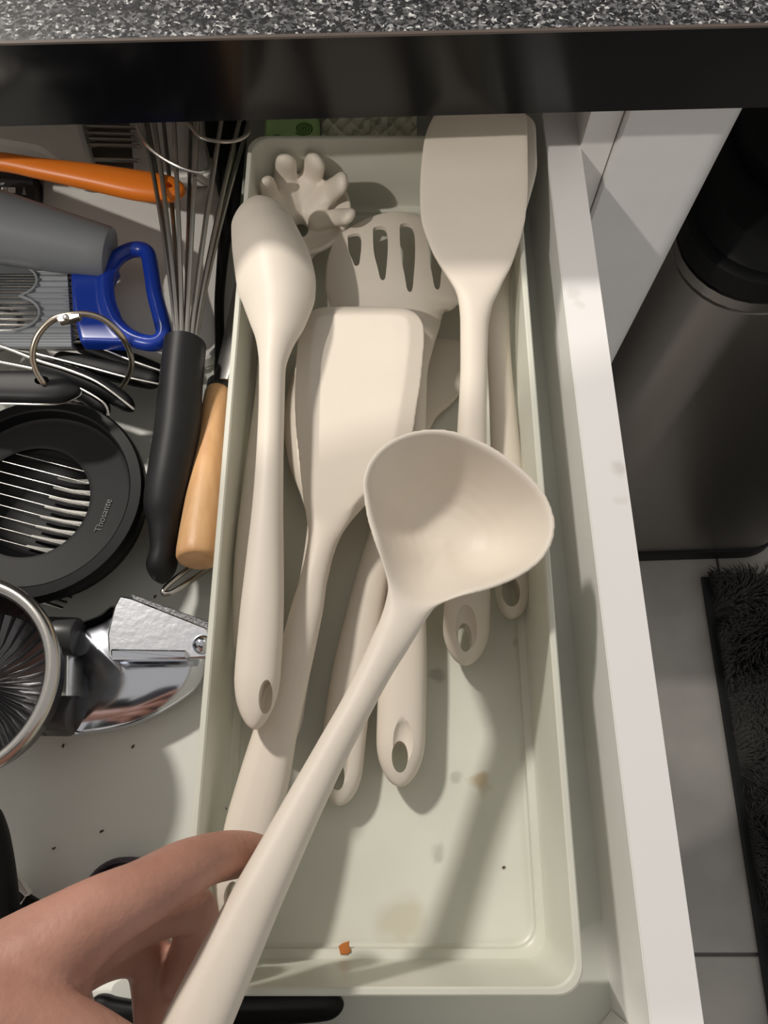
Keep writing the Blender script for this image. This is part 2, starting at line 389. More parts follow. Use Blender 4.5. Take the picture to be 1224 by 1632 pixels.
obj('lid_cushion', MB().loft([rrect(BX0 + .03, BX1 - .03, BY0 + .045, BY1 - .05, .05, -.0755, AC), rrect(BX0 + .03, BX1 - .03, BY0 + .045, BY1 - .05, .05, -.062, AC), rrect(BX0 + .033, BX1 - .033, BY0 + .048, BY1 - .053, .05, -.058, AC), rrect(BX0 + .040, BX1 - .040, BY0 + .055, BY1 - .06, .045, -.056, AC)]), M_BLKG, lid)

# rug
rg = thing('rug', (.72, .0, FZ + .002), 'black shaggy rug on the tiles in front of the steel bin', 'rug')
obj('backing', MB().box(.470, .945, -.345, .318, FZ + .0025, FZ + .010, 0, .002), M_RUG, rg, smooth=0)
pv, pfc = [], []
N = 26000
xs = .480 + rng.random(N) ** 1.6 * .45; ys = -.33 + rng.random(N) * .645
ang = 2.2 * np.sin(xs * 21 + 3 * np.sin(ys * 13)) + 1.3 * np.cos(ys * 17) + rng.normal(0, .35, N); ln = .016 + .014 * rng.random(N)
for i in range(N):
    x, y, a, l = xs[i], ys[i], ang[i], ln[i]; dx, dy = math.cos(a), math.sin(a); h = .010 + .012 * random.random()
    x = max(x, .474 + l * max(0, -dx))
    o = len(pv); wd = .0011
    pv += [(x - dy * wd, y + dx * wd, FZ + .009), (x + dy * wd, y - dx * wd, FZ + .009), (x + dx * l * .55 + dy * wd, y + dy * l * .55 - dx * wd, FZ + .009 + h), (x + dx * l * .55 - dy * wd, y + dy * l * .55 + dx * wd, FZ + .009 + h), (x + dx * l, y + dy * l, FZ + .009 + h * .8)]
    pfc += [(o, o + 1, o + 2, o + 3), (o + 3, o + 2, o + 4)]
pm = MB(); pm.v = pv; pm.f = pfc
obj('pile', pm, M_PILE, rg, smooth=0, kind='stuff')

# ------------------------------------------------------------------ the plastic tray
tr = thing('utensil_tray', (0, .128, .0003), 'translucent white plastic tray holding the beige utensils in the drawer', 'tray')
TX0, TX1, TY0, TY1 = -.0680, .0664, -.0580, .3152
def tq(i, z, r=.009): return rrect(TX0 + i, TX1 - i, TY0 + i, TY1 - i, r, z)
prof = [tq(.0040, .0006), tq(.0025, .0014), tq(.0016, .020), tq(.0010, .0475), tq(.0002, .0485), tq(0, .0495), tq(0, .0515), tq(.0006, .0522), tq(.0021, .0522), tq(.0027, .0515),
        tq(.0032, .021), tq(.0034, .0082), tq(.0038, .0072), tq(.0062, .0068), tq(.0068, .0062), tq(.0072, .0036), tq(.0082, .0028)]
tray = obj('tray_body', MB().loft(prof), M_TRAY, tr, smooth=35)
tl = wloc(tray)
spots(M_TRAY, [((at(770, 1247, .003) - tl), .006, .75), ((at(825, 1020, .003) - tl), .0035, .4), ((at(850, 1110, .003) - tl), .0025, .5), ((at(640, 1470, .003) - tl), .012, .3)], (.50, .37, .18))
spots(M_TRAY, [((at(697, 1071, .003) - tl), .0045, .55), ((at(699, 1358, .003) - tl), .0045, .4), ((at(735, 1237, .003) - tl), .003, .4)], (.30, .30, .24))
for k, (px, py, s_, m_) in enumerate([(550, 1511, .0021, M_OCRUMB)]):
    p = at(px, py, .007)
    q = [p + Vector((*rot2(x * s_, y * s_, .2), .0008)) for x, y in ((-1, -.8), (.2, -1.1), (1, -.7), (.8, .4), (1.0, 1.0), (-.3, .9), (-1.1, .6))]
    tag(obj('crumb', MB().prism(q, .0012, .0003), m_, smooth=0), 'orange brown crumb near the front of the tray', 'crumb')
specks = [(862, 1282, .003), (850, 1340, .003), (866, 1328, .003), (868, 1398, .003), (869, 1442, .003), (883, 1488, .003), (698, 1516, .003), (828, 1529, .003), (802, 1382, .003), (357, 1287, .008), (247, 951, .0003), (101, 1189, .0003), (212, 1190, .0003), (86, 1352, .0003), (162, 1325, .0003), (703, 305, .02)]
for k, (px, py, z) in enumerate(specks[:-1]):
    p = at(px, py, z); a = random.random() * 3; s_ = .0006 + .0004 * random.random()
    if k == 9: s_ = .0013
    q = [p + Vector((*rot2(x * s_, y * s_ * .55, a), .0006)) for x, y in ((-1, -1), (1, -.8), (1.2, .7), (-.6, 1))]
    where = 'on the tray floor' if k < 9 else ('on the left tray ledge' if k == 9 else 'on the bare drawer base')
    tag(obj('speck', MB().prism(q, .0005, .0001), M_CRUMB, smooth=0), 'tiny dark food speck ' + where, 'crumb', 'food specks ' + where)

# ------------------------------------------------------------------ beige utensils in the tray
def utensil(name, label, loc, group='beige silicone utensils'): return thing(name, loc, label, 'utensil', group)

# pasta server (bottom layer, back left)
u = utensil('pasta_server', 'beige pasta server with curled prongs behind the solid spoon', at(470, 400, .0035))
mb = MB()
cx = at(482, 346, .022); RB = .0258
rings = []
nb = 40
for r, dz, o in [(.02, -.0075, 1), (.5, -.006, 1), (.85, -.001, 1), (1.0, .004, 1), (.97, .0068, 0), (.8, .0026, 0), (.45, -.0022, 0), (.02, -.0038, 0)]:
    rings.append([cx + Vector((RB * 1.02 * r * math.cos(2 * math.pi * k / nb), RB * 1.12 * r * math.sin(2 * math.pi * k / nb), dz)) for k in range(nb)])
mb.loft(rings)
strap(mb, [(462, 392, .019, 55, .003, .004, 2.2), (450, 440, .021, 30, .0045, .001, 2), (440, 500, .022, 20, .005, 0, 2), (428, 600, .0235, 19, .0052, 0, 2), (416, 750, .027, 26, .006, 0, 2.2), (406, 900, .0300, 33, .007, 0, 2.4), (405, 1000, .0310, 34, .007, 0, 2.4), (407, 1068, .0315, 32, .0062, 0, 2.3)], cap0=.004, cap1=.012)
for (b0, b1, tip, rr_) in [((446, 345), (434, 318), (425, 291), .0046), ((462, 335), (455, 292), (456, 258), .0058), ((484, 322), (494, 286), (503, 259), .0062), ((498, 332), (524, 308), (544, 292), .0060), ((508, 352), (535, 347), (555, 345), .0050)]:
    pts = catmull([at(*b0, .0225), at(*b1, .0285), at((b1[0] + tip[0]) / 2, (b1[1] + tip[1]) / 2, .034), at(*tip, .0425)], 12)
    mb.tube(pts, list(np.linspace(rr_ * 1.2, rr_ * .98, 12)), 12, flat=.6)
o = obj('body', mb, M_SIL, u)
bake(o, [hole(478, 362, .02, 13, 14)], voxel=.0009, smooth=3, fine=.0008)

# hidden spoon under the turner
u = utensil('serving_spoon', 'beige spoon lying mostly hidden beneath the solid turner', at(520, 650, .004))
o = obj('body', strap(MB(), [(528, 545, .017, 40, .0016, -.004, 2.2), (522, 600, .019, 62, .0016, -.006, 2.2), (516, 660, .020, 66, .0018, -.006, 2.2), (514, 730, .019, 56, .002, -.005, 2.2), (512, 790, .017, 33, .003, -.002, 2), (508, 840, .015, 18, .004, 0, 2), (490, 960, .014, 19, .005, 0, 2), (462, 1100, .014, 28, .006, 0, 2.2), (445, 1190, .014, 31, .006, 0, 2.2)], cap0=.010, cap1=.012), M_SIL, u)

# narrow spatula under the skimmer with pierced handle end
u = utensil('spatula', 'beige spatula whose pierced handle end shows under the ladle handle', at(600, 800, .004))
o = obj('body', strap(MB(), [(703, 540, .006, 56, .0016, 0, 4), (700, 580, .006, 56, .0016, 0, 4), (690, 622, .007, 40, .0018, 0, 3.5), (672, 662, .008, 22, .003, 0, 2.6), (650, 730, .010, 18, .0045, 0, 2), (610, 860, .012, 24, .006, 0, 2.1), (585, 960, .0125, 28, .0065, 0, 2.2), (560, 1090, .013, 34, .007, 0, 2.3), (546, 1200, .013, 35, .0065, 0, 2.3), (540, 1284, .012, 30, .0055, 0, 2.3)], cap0=.006, cap1=.013), M_SIL, u)
bake(o, [hole(538, 1236, .012, 12, 24, .1), scoop(541, 1205, .0225, 20, 62, .006, .1)])

# skimmer
u = utensil('slotted_skimmer', 'beige slotted skimmer with four long slots behind the turner', at(640, 470, .004))
mb = MB()
strap(mb, [(628, 338, .0335, 66, .0013, -.004, 2.4), (630, 358, .0345, 96, .0013, -.007, 2.4), (632, 400, .035, 113, .0014, -.010, 2.4), (632, 440, .034, 116, .0015, -.011, 2.4), (632, 472, .032, 108, .0018, -.010, 2.3), (638, 505, .030, 88, .0024, -.008, 2.2), (650, 532, .028, 55, .0035, -.004, 2.1), (658, 560, .027, 32, .0045, -.001, 2), (661, 600, .026, 20, .005, 0, 2), (661, 690, .024, 18, .0052, 0, 2), (657, 800, .021, 20, .0058, 0, 2), (650, 940, .018, 28, .0065, 0, 2.2), (642, 1080, .016, 38, .0078, 0, 2.4), (639, 1170, .0155, 39, .0078, 0, 2.4), (637, 1254, .0145, 34, .0062, 0, 2.4)], n=44, sub=110, cap0=.010, cap1=.016)
o = obj('body', mb, M_SIL, u)
def slot(x, y0, y1, hw, z):
    st = [(x - 3, y0, hw * .7), (x - 1, y0 + (y1 - y0) * .16, hw), (x, y0 + (y1 - y0) * .5, hw * .95), (x + 2, y0 + (y1 - y0) * .8, hw * .6), (x + 3, y1, hw * .3)]
    P = []
    for sg in (1, -1):
        seq = st if sg > 0 else st[::-1]
        P += [at(a + sg * h, b_, z) for a, b_, h in seq]
    P = [Vector(p) for p in catmull(P, 40, True)]
    return cutter(MB().loft([[p - Vector((0, 0, .03)) for p in P], [p + Vector((0, 0, .03)) for p in P]]))
bake(o, [slot(566, 378, 428, 10.5, .030), slot(607, 367, 448, 11.5, .033), slot(650, 361, 462, 12, .034), slot(694, 368, 455, 12, .033), hole(637, 1207, .016, 13, 25), scoop(643, 1185, .0262, 20, 46, .0062)])

# second turner, under the big one, at the right
u = utensil('rounded_spatula', 'beige spatula lying directly under the broad turner at the right tray wall', at(800, 600, .004))
o = obj('body', strap(MB(), [(775, 168, .0605, 60, .0016, 0, 3.2), (778, 205, .0590, 76, .0016, 0, 3.5), (780, 260, .0570, 76, .0017, 0, 3.5), (783, 310, .0540, 64, .0018, 0, 3.3), (786, 360, .0465, 48, .002, 0, 3), (788, 420, .0365, 31, .003, 0, 2.4), (790, 480, .033, 22, .0045, 0, 2), (796, 580, .028, 19, .005, 0, 2), (806, 720, .021, 24, .006, 0, 2.1), (816, 860, .016, 29, .007, 0, 2.3), (818, 930, .0145, 29, .007, 0, 2.3), (815, 986, .0135, 26, .006, 0, 2.3)], cap0=.012, cap1=.013), M_SIL, u)
bake(o, [hole(811, 948, .014, 14, 23, .06)])

# solid spoon, face down
u = utensil('solid_spoon', 'beige solid spoon lying face down along the left tray wall', at(425, 600, .006))
mb = MB()
strap(mb, [(410, 313, .0590, 40, .0014, -.004, 2.3), (412, 330, .0620, 49, .0015, -.007, 2.3), (419, 358, .0650, 57, .0016, -.0095, 2.2), (429, 392, .0660, 63, .0018, -.0105, 2.2), (436, 430, .0655, 65, .002, -.0105, 2.2), (440, 466, .0640, 59, .0024, -.0095, 2.2), (440, 508, .0615, 45, .0032, -.0065, 2.1), (437, 548, .0595, 29, .0045, -.0025, 2), (434, 590, .0580, 21, .0055, 0, 2), (433, 640, .0570, 20.5, .0058, 0, 2), (431, 700, .0560, 21, .006, 0, 2), (427, 800, .0550, 24, .0068, 0, 2.1), (422, 900, .0542, 30, .0075, 0, 2.3), (416, 1000, .0538, 35, .0078, 0, 2.5), (411, 1070, .0535, 36, .0078, 0, 2.5), (408, 1120, .0532, 34, .0072, 0, 2.5), (406, 1163, .0528, 29, .0064, 0, 2.4)], n=40, sub=120, cap0=.010, cap1=.018)
o = obj('body', mb, M_SIL, u)
bake(o, [hole(425, 1112, .056, 10, 26, -.06)])

# solid turner with bevelled blade
u = utensil('solid_turner', 'beige turner with a flat rounded rectangular blade under the ladle', at(560, 700, .01))
A_, B_ = .0335, .030
out = [(478, 520), (488, 499), (510, 488), (545, 486), (600, 486), (640, 488), (662, 496), (674, 512), (677, 535), (673, 590), (666, 640), (655, 700), (632, 745), (602, 785), (572, 815), (552, 850), (534, 890), (522, 930), (478, 930), (482, 890), (485, 850), (483, 800), (477, 740), (471, 680), (468, 620), (471, 570)]
O3 = [Vector(p) for p in catmull([atp(x, y, A_, B_) for x, y in out], 110, True)]
mb = MB()
n_ = len(O3); cc = sum(O3, Vector()) / n_
def ins(d, dz):
    r = []
    for i in range(n_):
        t = (O3[(i + 1) % n_] - O3[i - 1]).normalized(); m_ = Vector((0, 0, 1)).cross(t)
        if m_.dot(cc - O3[i]) < 0 and abs(O3[i].y - cc.y) < .05 and False: m_ = -m_
        r.append(O3[i] + m_ * d * SGN + Vector((0, 0, dz)))
    return r
ar = sum((O3[i] - cc).cross(O3[(i + 1) % n_] - cc).z for i in range(n_)); SGN = 1 if ar > 0 else -1
dd = [min(.0072, .0072 * max(.25, min(1, (O3[i].y - .095) / .06))) for i in range(n_)]
def insv(k, dz):
    r = []
    for i in range(n_):
        t = (O3[(i + 1) % n_] - O3[i - 1]).normalized(); m_ = Vector((0, 0, 1)).cross(t) * SGN
        r.append(O3[i] + m_ * dd[i] * k + Vector((0, 0, dz)))
    return r
mb.loft([ins(.0006, -.0022), ins(0, -.0016), ins(0, -.0009), insv(.96, .0022), insv(1.06, .0024)])
strap(mb, [(520, 845, .0378, 24, .0036, 0, 2.4), (504, 905, .0385, 24, .0045, 0, 2.3), (494, 950, .038, 25, .005, 0, 2.2), (480, 1010, .0375, 27, .0058, 0, 2.2), (462, 1080, .037, 30, .0065, 0, 2.3), (441, 1160, .0365, 34, .0072, 0, 2.5), (420, 1245, .036, 40, .0078, 0, 2.6), (397, 1330, .036, 42, .0078, 0, 2.6), (378, 1400, .036, 40, .0074, 0, 2.5), (362, 1468, .0355, 33, .0064, 0, 2.4)], cap0=.004, cap1=.017)
o = obj('body', mb, M_SIL, u)
bake(o, [hole(370, 1425, .040, 11, 22, -.2)], voxel=.0007, smooth=2)
soften(o, at(508, 880, .0385), .026, 120)

# broad turner leaning over the back rim
u = utensil('broad_turner', 'large beige turner with broad blade leaning on the back rim of the tray', at(755, 600, .01))
o = obj('body', strap(MB(), [(772, 150, .0685, 62, .0013, 0, 4), (768, 185, .0670, 72, .0013, 0, 5), (758, 235, .0645, 83, .0014, 0, 5), (755, 300, .0615, 86, .0014, 0, 5), (754, 345, .0595, 83.5, .0015, 0, 5), (756, 385, .0575, 73, .0016, 0, 4.5), (759, 425, .055, 56, .002, 0, 4), (760, 455, .053, 39, .0028, 0, 3), (758, 485, .051, 27, .004, 0, 2.3), (756, 520, .0485, 22.5, .0048, 0, 2), (755, 590, .044, 21.5, .005, 0, 2), (752, 690, .0375, 23.5, .0055, 0, 2), (749, 800, .030, 28, .0065, 0, 2.1), (746, 920, .022, 35, .0072, 0, 2.3), (743, 1000, .0175, 37, .0072, 0, 2.4), (741, 1061, .0145, 32, .006, 0, 2.4)], n=36, sub=110, cap0=.012, cap1=.015), M_SIL, u)
bake(o, [hole(740, 1018, .018, 11, 23), scoop(744, 1005, .0255, 18, 42, .0055)])

# ladle
u = utensil('soup_ladle', 'beige soup ladle held in the hand above the other utensils', at(560, 1000, .06))
rim = [(580, 800), (577, 765), (590, 731), (616, 705), (650, 689), (690, 683), (730, 688), (770, 704), (810, 728), (848, 761), (873, 793), (885, 830), (881, 865), (862, 895), (828, 920), (786, 938), (742, 951), (700, 968), (655, 978), (618, 945), (606, 905), (596, 865), (586, 832)]
ZR = .0745
R3 = [Vector(p) for p in catmull([at(x, y, ZR) for x, y in rim], 96, True)]
cb_ = at(722, 815, ZR)
mb = MB(); rings = []
DP, TH = .030, .0024
NK = (at(655, 960, ZR) - cb_).normalized()
def bowl(r, th, grow):
    o = []
    for p in R3:
        v = p - cb_; L_ = v.length
        nk = max(0.0, v.normalized().dot(NK)) ** 3
        z = -(DP + th) * (1 - r ** (2.8 - 1.25 * nk))
        o.append(cb_ + v * ((L_ - grow) / L_) * r * (1 - .10 * (1 - r) * 0) + Vector((0, 0, z)))
    return o
for r in (.01, .15, .3, .45, .6, .72, .82, .9, .96, .99): rings.append(bowl(r, TH, 0.0))
rings.append([p + Vector((0, 0, .0002)) for p in R3]); rings.append([cb_ + (p - cb_) * (1 - .0012 / (p - cb_).length) + Vector((0, 0, .0008)) for p in R3])
for r in (.99, .96, .9, .82, .72, .6, .45, .3, .15, .01): rings.append(bowl(r, 0.0, .0024))
mb.loft(rings)
strap(mb, [(657, 950, .0695, 50, .0026, .0022, 2.3), (648, 970, .0700, 44, .0036, .0008, 2.2), (640, 988, .0703, 39, .0044, .0003, 2.1), (621, 1025, .0712, 31, .005, 0, 2), (596, 1072, .0725, 27, .0053, 0, 2), (570, 1122, .074, 26, .0056, 0, 2), (530, 1195, .0765, 27.5, .006, 0, 2.1), (488, 1275, .079, 31, .0066, 0, 2.3), (445, 1360, .0815, 36, .0072, 0, 2.4), (400, 1450, .0845, 42, .0078, 0, 2.5), (357, 1540, .0875, 48, .008, 0, 2.5), (314, 1632, .090, 52, .008, 0, 2.5), (280, 1705, .092, 52, .0078, 0, 2.5), (255, 1765, .093, 46, .0068, 0, 2.4)], n=36, sub=110, cap0=.003, cap1=.014)
o = obj('body', mb, M_SIL, u)
bake(o, [hole(268, 1725, .093, 14, 26, -.35)], voxel=.0007, smooth=14)
soften(o, at(655, 945, .070), .024, 160)

# ------------------------------------------------------------------ left half of the drawer
# white cutting board under the tools
P = [at(x, y, .0095) for x, y in ((60, 205), (62, 620), (345, 640), (352, 470), (361, 330), (352, 300), (335, 285), (318, 205))]
def round_poly(P, n=64): return [Vector(p) for p in catmull(P, n, True)]
def rounded(pts, r, k=5):                              # polygon with rounded corners
    o = []; n = len(pts)
    for i in range(n):
        a, b, c = pts[i - 1], pts[i], pts[(i + 1) % n]; u_ = (a - b); v_ = (c - b); q = min(r, u_.length * .45, v_.length * .45)
        s_, e_ = b + u_.normalized() * q, b + v_.normalized() * q
        for j in range(k + 1):
            t = j / k; o.append(s_ * (1 - t) ** 2 + b * 2 * t * (1 - t) + e_ * t * t)
    return o
pts = [at(61, 300, .0095), at(61, 560, .0095), at(346, 575, .0095), at(361, 292, .0095)]
pts[0] = Vector((pts[0].x, .40, .0095)); pts[3] = Vector((pts[3].x - .001, .336, .0095))
brd = obj('cutting_board', MB().prism(rounded([pts[1], pts[2], pts[3], Vector((pts[0].x, .336, .0095))], .012), .009, .0012), M_BOARD)
tag(brd, 'white plastic cutting board lying under the whisk and the orange spatula', 'board')

# white wire slicer at the very back
z0 = .034
ws = thing('wire_slicer', at(180, 235, .0098), 'white plastic slicer with steel rods half under the worktop behind the whisk', 'slicer')
obj('frame', MB().prism(rounded([at(-60, 215, z0), at(62, 236, z0), at(95, 262, z0), at(146, 262, z0), at(128, 198, z0), at(120, 150, z0), at(-60, 150, z0)], .006), .020, .002), M_BOARD, ws)
obj('end_plate', MB().prism(rounded([at(214, 285, .020), at(336, 278, .020), at(322, 185, .020), at(316, 150, .020), at(205, 150, .020), at(206, 200, .020)], .004), .009, .001), M_BOARD, ws)
for (y, x0_, x1_) in ((202, 134, 212), (213, 146, 212), (222, 150, 214), (231, 130, 216), (254, 150, 216)):
    obj('rod', MB().tube([at(x0_ - 8, y, .027), at(x1_ + 4, y + 2, .025)], .0011, 8), M_STEEL, ws)
obj('rod_plate', MB().prism([at(120, 262, .0165), at(226, 268, .0165), at(212, 190, .0165), at(120, 190, .0165)], .004, .0006), mat('brown_grey_plastic', (.13, .105, .085), .5), ws)

# black printed box at the far left
bx = thing('black_box', at(-40, 290, .0005), 'black carton with white barcode at the left edge under the orange spatula', 'box')
obj('carton', MB().prism([at(-120, 345, .019), at(58, 345, .019), at(52, 268, .019), at(-120, 262, .019)], .0185, .0006), mat('dark_carton', (.02, .017, .02), .5), bx)
for (a, b_) in ((-14, -9), (-6, -2), (2, 4.5), (5.5, 6.5), (8, 10.5), (12, 13), (13.2, 24.3)):
    obj('barcode_bar', MB().prism([at(a, 307, .0193), at(b_, 307, .0193), at(b_, 298.5, .0193), at(a, 298.5, .0193)], .0003, .00003), M_TEXT, bx, smooth=0)
obj('tab', MB().prism([at(35, 310, .0194), at(42, 310, .0194), at(38, 297, .0194)], .0004, .00004), mat('grey_tab', (.3, .3, .28), .5), bx, smooth=0)
def text(name, s_, p, size, ang, m_, parent, ext=.0001):
    c_ = bpy.data.curves.new(name, 'FONT'); c_.body = s_; c_.size = size; c_.extrude = ext
    o_ = bpy.data.objects.new(name, c_); C.objects.link(o_); o_.parent = parent; o_.location = Vector(p) - wloc(parent); o_.rotation_euler = (0, 0, ang); c_.materials.append(m_)
    dg = bpy.context.evaluated_depsgraph_get(); dg.update(); me = bpy.data.meshes.new_from_object(o_.evaluated_get(dg))
    k_ = bpy.data.objects.new(name, me); C.objects.link(k_); k_.parent = parent; k_.location = o_.location; k_.rotation_euler = o_.rotation_euler
    bpy.data.objects.remove(o_); k_.name = name; return k_
text('printed_word', 'OINT', at(-8.5, 294.6, .0193), .0021, -.02, M_TEXT, bx)

# black nylon spoon between the board and the tray
bs = thing('nylon_spoon', at(355, 400, .001), 'black nylon spoon upright between the white board and the tray wall', 'utensil')
obj('body', strap(MB(), [(356, 160, .030, 34, .0014, -.003, 2.4), (359, 210, .030, 33, .0014, -.003, 2.4), (363, 262, .028, 25, .0016, -.002, 2.3), (366, 330, .024, 16, .003, 0, 2), (356, 400, .019, 9, .004, 0, 2), (350, 470, .015, 7.5, .004, 0, 2), (350, 560, .012, 7.5, .004, 0, 2), (347, 640, .0105, 7.5, .004, 0, 2), (344, 700, .010, 7, .004, 0, 2)], cap0=.006, cap1=.003), M_BLKG, bs)

# orange spatula
os_ = thing('orange_spatula', at(150, 285, .040), 'orange silicone spatula with pierced handle end lying across the white board', 'utensil')
o = obj('handle', strap(MB(), [(-120, 250, .047, 10, .004, 0, 2), (0, 258, .047, 12, .0042, 0, 2), (65, 269, .046, 14, .0045, 0, 2.1), (150, 283, .044, 18, .005, 0, 2.4), (222, 296, .042, 20.5, .0052, 0, 2.5), (262, 301, .041, 19, .0048, 0, 2.4), (295, 304, .040, 16, .004, 0, 2.3)], cap0=.004, cap1=.009), M_ORANGE, os_)
bake(o, [hole(271, 304, .041, 7.5, 4.5), scoop(269, 303, .0475, 16, 9, .0035)])
obj('blade', strap(MB(), [(-330, 215, .047, 20, .0016, 0, 4), (-290, 222, .047, 34, .0016, 0, 4), (-190, 238, .047, 32, .002, 0, 3.4), (-130, 248, .047, 12, .0035, 0, 2.2)], cap0=.004), M_ORANGE, os_)

# grey tapered grip
gh = thing('grey_tool', at(60, 370, .03), 'grey plastic tapered tool handle lying over the ribbed onion holder', 'handle')
A0, A1 = at(-150, 328, .053), at(171, 403, .036)
ax = (A1 - A0).normalized(); m = 14
rad = []
pts = [A0.lerp(A1, i / m) for i in range(m + 1)]
rad = list(np.linspace(.0215, .0128, m + 1))
pts += [A1 + ax * .0012, A1 + ax * .0018]; rad += [.0124, .0112]
obj('grip', MB().tube(pts, rad, 32, round_ends=False), M_GREY, gh)

# onion holder: blue handle, steel tines, ribbed sheath
oh = thing('onion_holder', at(110, 490, .01), 'onion holder with blue loop handle and steel tines in a grey ribbed sheath', 'utensil')
zc = .030
sh = MB()
# sheath: a corrugated plate with a two-lobed window
xl, xr = -60, 113
rows = 34
def sheath_z(t): return zc + .0009 * math.cos(t * 2 * math.pi * 13) * .6
def lob(y):                                            # right edge of the window in px at image row y
    r = []
    for cx_, cy_, rx_, ry_ in ((8, 446, 50, 28), (8, 498, 54, 29)):
        d_ = 1 - ((y - cy_) / ry_) ** 2
        if d_ > 0: r.append(cx_ + rx_ * math.sqrt(d_))
    return max(r) if r else None
NY = 105
top, bot = [], []
vs, fs = [], []
for i in range(NY + 1):
    t = i / NY; y = 432 + t * 120; e_ = 107 + 7 * t; l_ = lob(y)
    xs_ = [(l_ if l_ else -30) + (e_ - (l_ if l_ else -30)) * k / 5 for k in range(6)]
    for k in range(6):
        p = at(xs_[k], y, sheath_z(t)); vs.append(p); vs.append(p - Vector((0, 0, .0022)))
for i in range(NY):
    for k in range(5):
        a = (i * 6 + k) * 2; b_ = a + 2; c_ = a + 12; d_ = c_ + 2
        fs += [(a, b_, d_, c_), (a + 1, c_ + 1, d_ + 1, b_ + 1)]
    for k, fl_ in ((0, 0), (5, 1)):
        a = (i * 6 + k) * 2; c_ = a + 12; fs.append((a, c_, c_ + 1, a + 1) if not fl_ else (a, a + 1, c_ + 1, c_))
for i in (0, NY):
    for k in range(5):
        a = (i * 6 + k) * 2; fs.append((a, a + 1, a + 3, a + 2))
sh.add(vs, fs)
shell = obj('sheath', sh, M_RIB, oh, smooth=50)
obj('sheath_wall', MB().prism([at(-60, 446, zc), at(-60, 552, zc), at(-34, 552, zc), at(-34, 432, zc)], .004, .0005), M_RIB, oh)
obj('sheath_back', MB().prism([at(-55, 422, zc - .0075), at(-55, 548, zc - .0075), at(108, 548, zc - .0075), at(104, 422, zc - .0075)], .0015, .0003), M_GREY, oh)
rimp = [(x, y) for y in np.linspace(419, 526, 60) for x in [lob(y)] if x]
shp = [at(x + 1, y, zc + .001) for x, y in rimp]
obj('window_lip', MB().tube(shp, .0007, 6), M_RIB, shell)
for k in range(13):
    y = 437 + k * 8.9
    obj('tine', MB().tube([at(-50, y + 1, zc - .0035), at(128, y + 1.5, zc - .0035)], .0007, 6), M_STEEL, oh)
mb = MB()
mb.prism(rounded([at(111, 433, zc + .004), at(114, 491, zc + .004), at(126, 543, zc + .004), at(200, 545, zc + .004), at(178, 500, zc + .004), at(168, 455, zc + .004), at(186, 420, zc + .004), at(160, 434, zc + .004)], .001), .009, .0012)
ringpts = catmull([at(x, y, zc + .002) for x, y in ((170, 470), (171, 440), (186, 412), (212, 398), (234, 402), (241, 430), (247, 470), (256, 505), (261, 534), (246, 547), (215, 541), (190, 522), (176, 497))], 60, True)
mb.tube(ringpts, .0040, 12, closed=True)
o = obj('handle', mb, M_BLUE, oh); bake(o, voxel=.0007, smooth=4)

# measuring spoons on a binder ring
def mspoon(label, body, edge, zz, hwid):
    t_ = thing('measuring_spoon', at(*body[len(body) // 2][:2], zz - .006), label, 'measuring spoon', 'measuring spoons on the ring')
    obj('handle', strap(MB(), [(x, y, z, hw, .0036, 0, 2.6) for x, y, z, hw in body], n=18, sub=36, cap0=.004, cap1=.005), M_BLKG, t_)
    obj('steel_shank', MB().tube(catmull([at(x, y, z) for x, y, z in edge], 24), .0007, 8, flat=.8), M_STEEL, t_)
    x, y, z = edge[0]
    c_ = at(x - 75, y - 8, z)
    pr = [(.0005, -.008), (.008, -.007), (.0125, -.003), (.014, .001), (.0134, .0012), (.0118, -.0025), (.0075, -.006), (.0005, -.0068)]
    obj('bowl', MB().lathe(pr, c_, 28), M_STEEL, t_)
    obj('neck', MB().tube([c_ + Vector((.013, 0, 0)), at(*edge[0])], .0016, 8, flat=.5), M_STEEL, t_)
    return t_
mspoon('black measuring spoon emerging from under the blue handle base', [(120, 548, .020, 9), (150, 556, .021, 13), (200, 574, .021, 14), (250, 592, .020, 12), (262, 597, .020, 9)], [(60, 533, .024), (118, 543, .0252), (160, 555, .0258), (210, 575, .0258), (256, 591, .0248)], .021, 12)
mspoon('black measuring spoon directly below the one from the blue handle', [(88, 571, .022, 10), (130, 580, .023, 14), (190, 594, .023, 15), (240, 606, .022, 13), (256, 610, .022, 10)], [(-30, 541, .026), (14, 553, .0268), (62, 565, .0272), (140, 585, .0278), (200, 601, .0276), (252, 612, .0265)], .023, 13)
mspoon('black measuring spoon with the longest visible tip pointing at the whisk handle', [(57, 583, .027, 11), (100, 594, .028, 14), (150, 613, .028, 15), (190, 635, .027, 14), (213, 653, .026, 10)], [(-40, 540, .031), (7, 554, .0318), (62, 575, .0322), (110, 590, .0328), (160, 612, .0328), (213, 652, .0308)], .028, 13)
mspoon('black measuring spoon tucked against the top of the round slicer', [(70, 600, .023, 12), (110, 612, .024, 15), (150, 636, .024, 16), (172, 660, .023, 11)], [(-40, 568, .027), (0, 577, .0275), (69, 592, .0282), (124, 617, .0288), (165, 642, .028), (173, 662, .0265)], .024, 13)
t_ = thing('measuring_spoon', at(60, 615, .04), 'nearest and widest black measuring spoon with the ring through its hole', 'measuring spoon', 'measuring spoons on the ring')
o = obj('handle', strap(MB(), [(-60, 615, .052, 22, .0035, 0, 2.8), (0, 616, .052, 23, .0038, 0, 2.8), (60, 617, .052, 24, .004, 0, 2.8), (100, 620, .051, 22, .004, 0, 2.7), (128, 623, .050, 17, .0034, 0, 2.5)], n=28, cap0=.006, cap1=.012), M_DGREY, t_)
o.data.materials[0] = M_BLK
bake(o, [hole(72, 613, .052, 11, 7)])
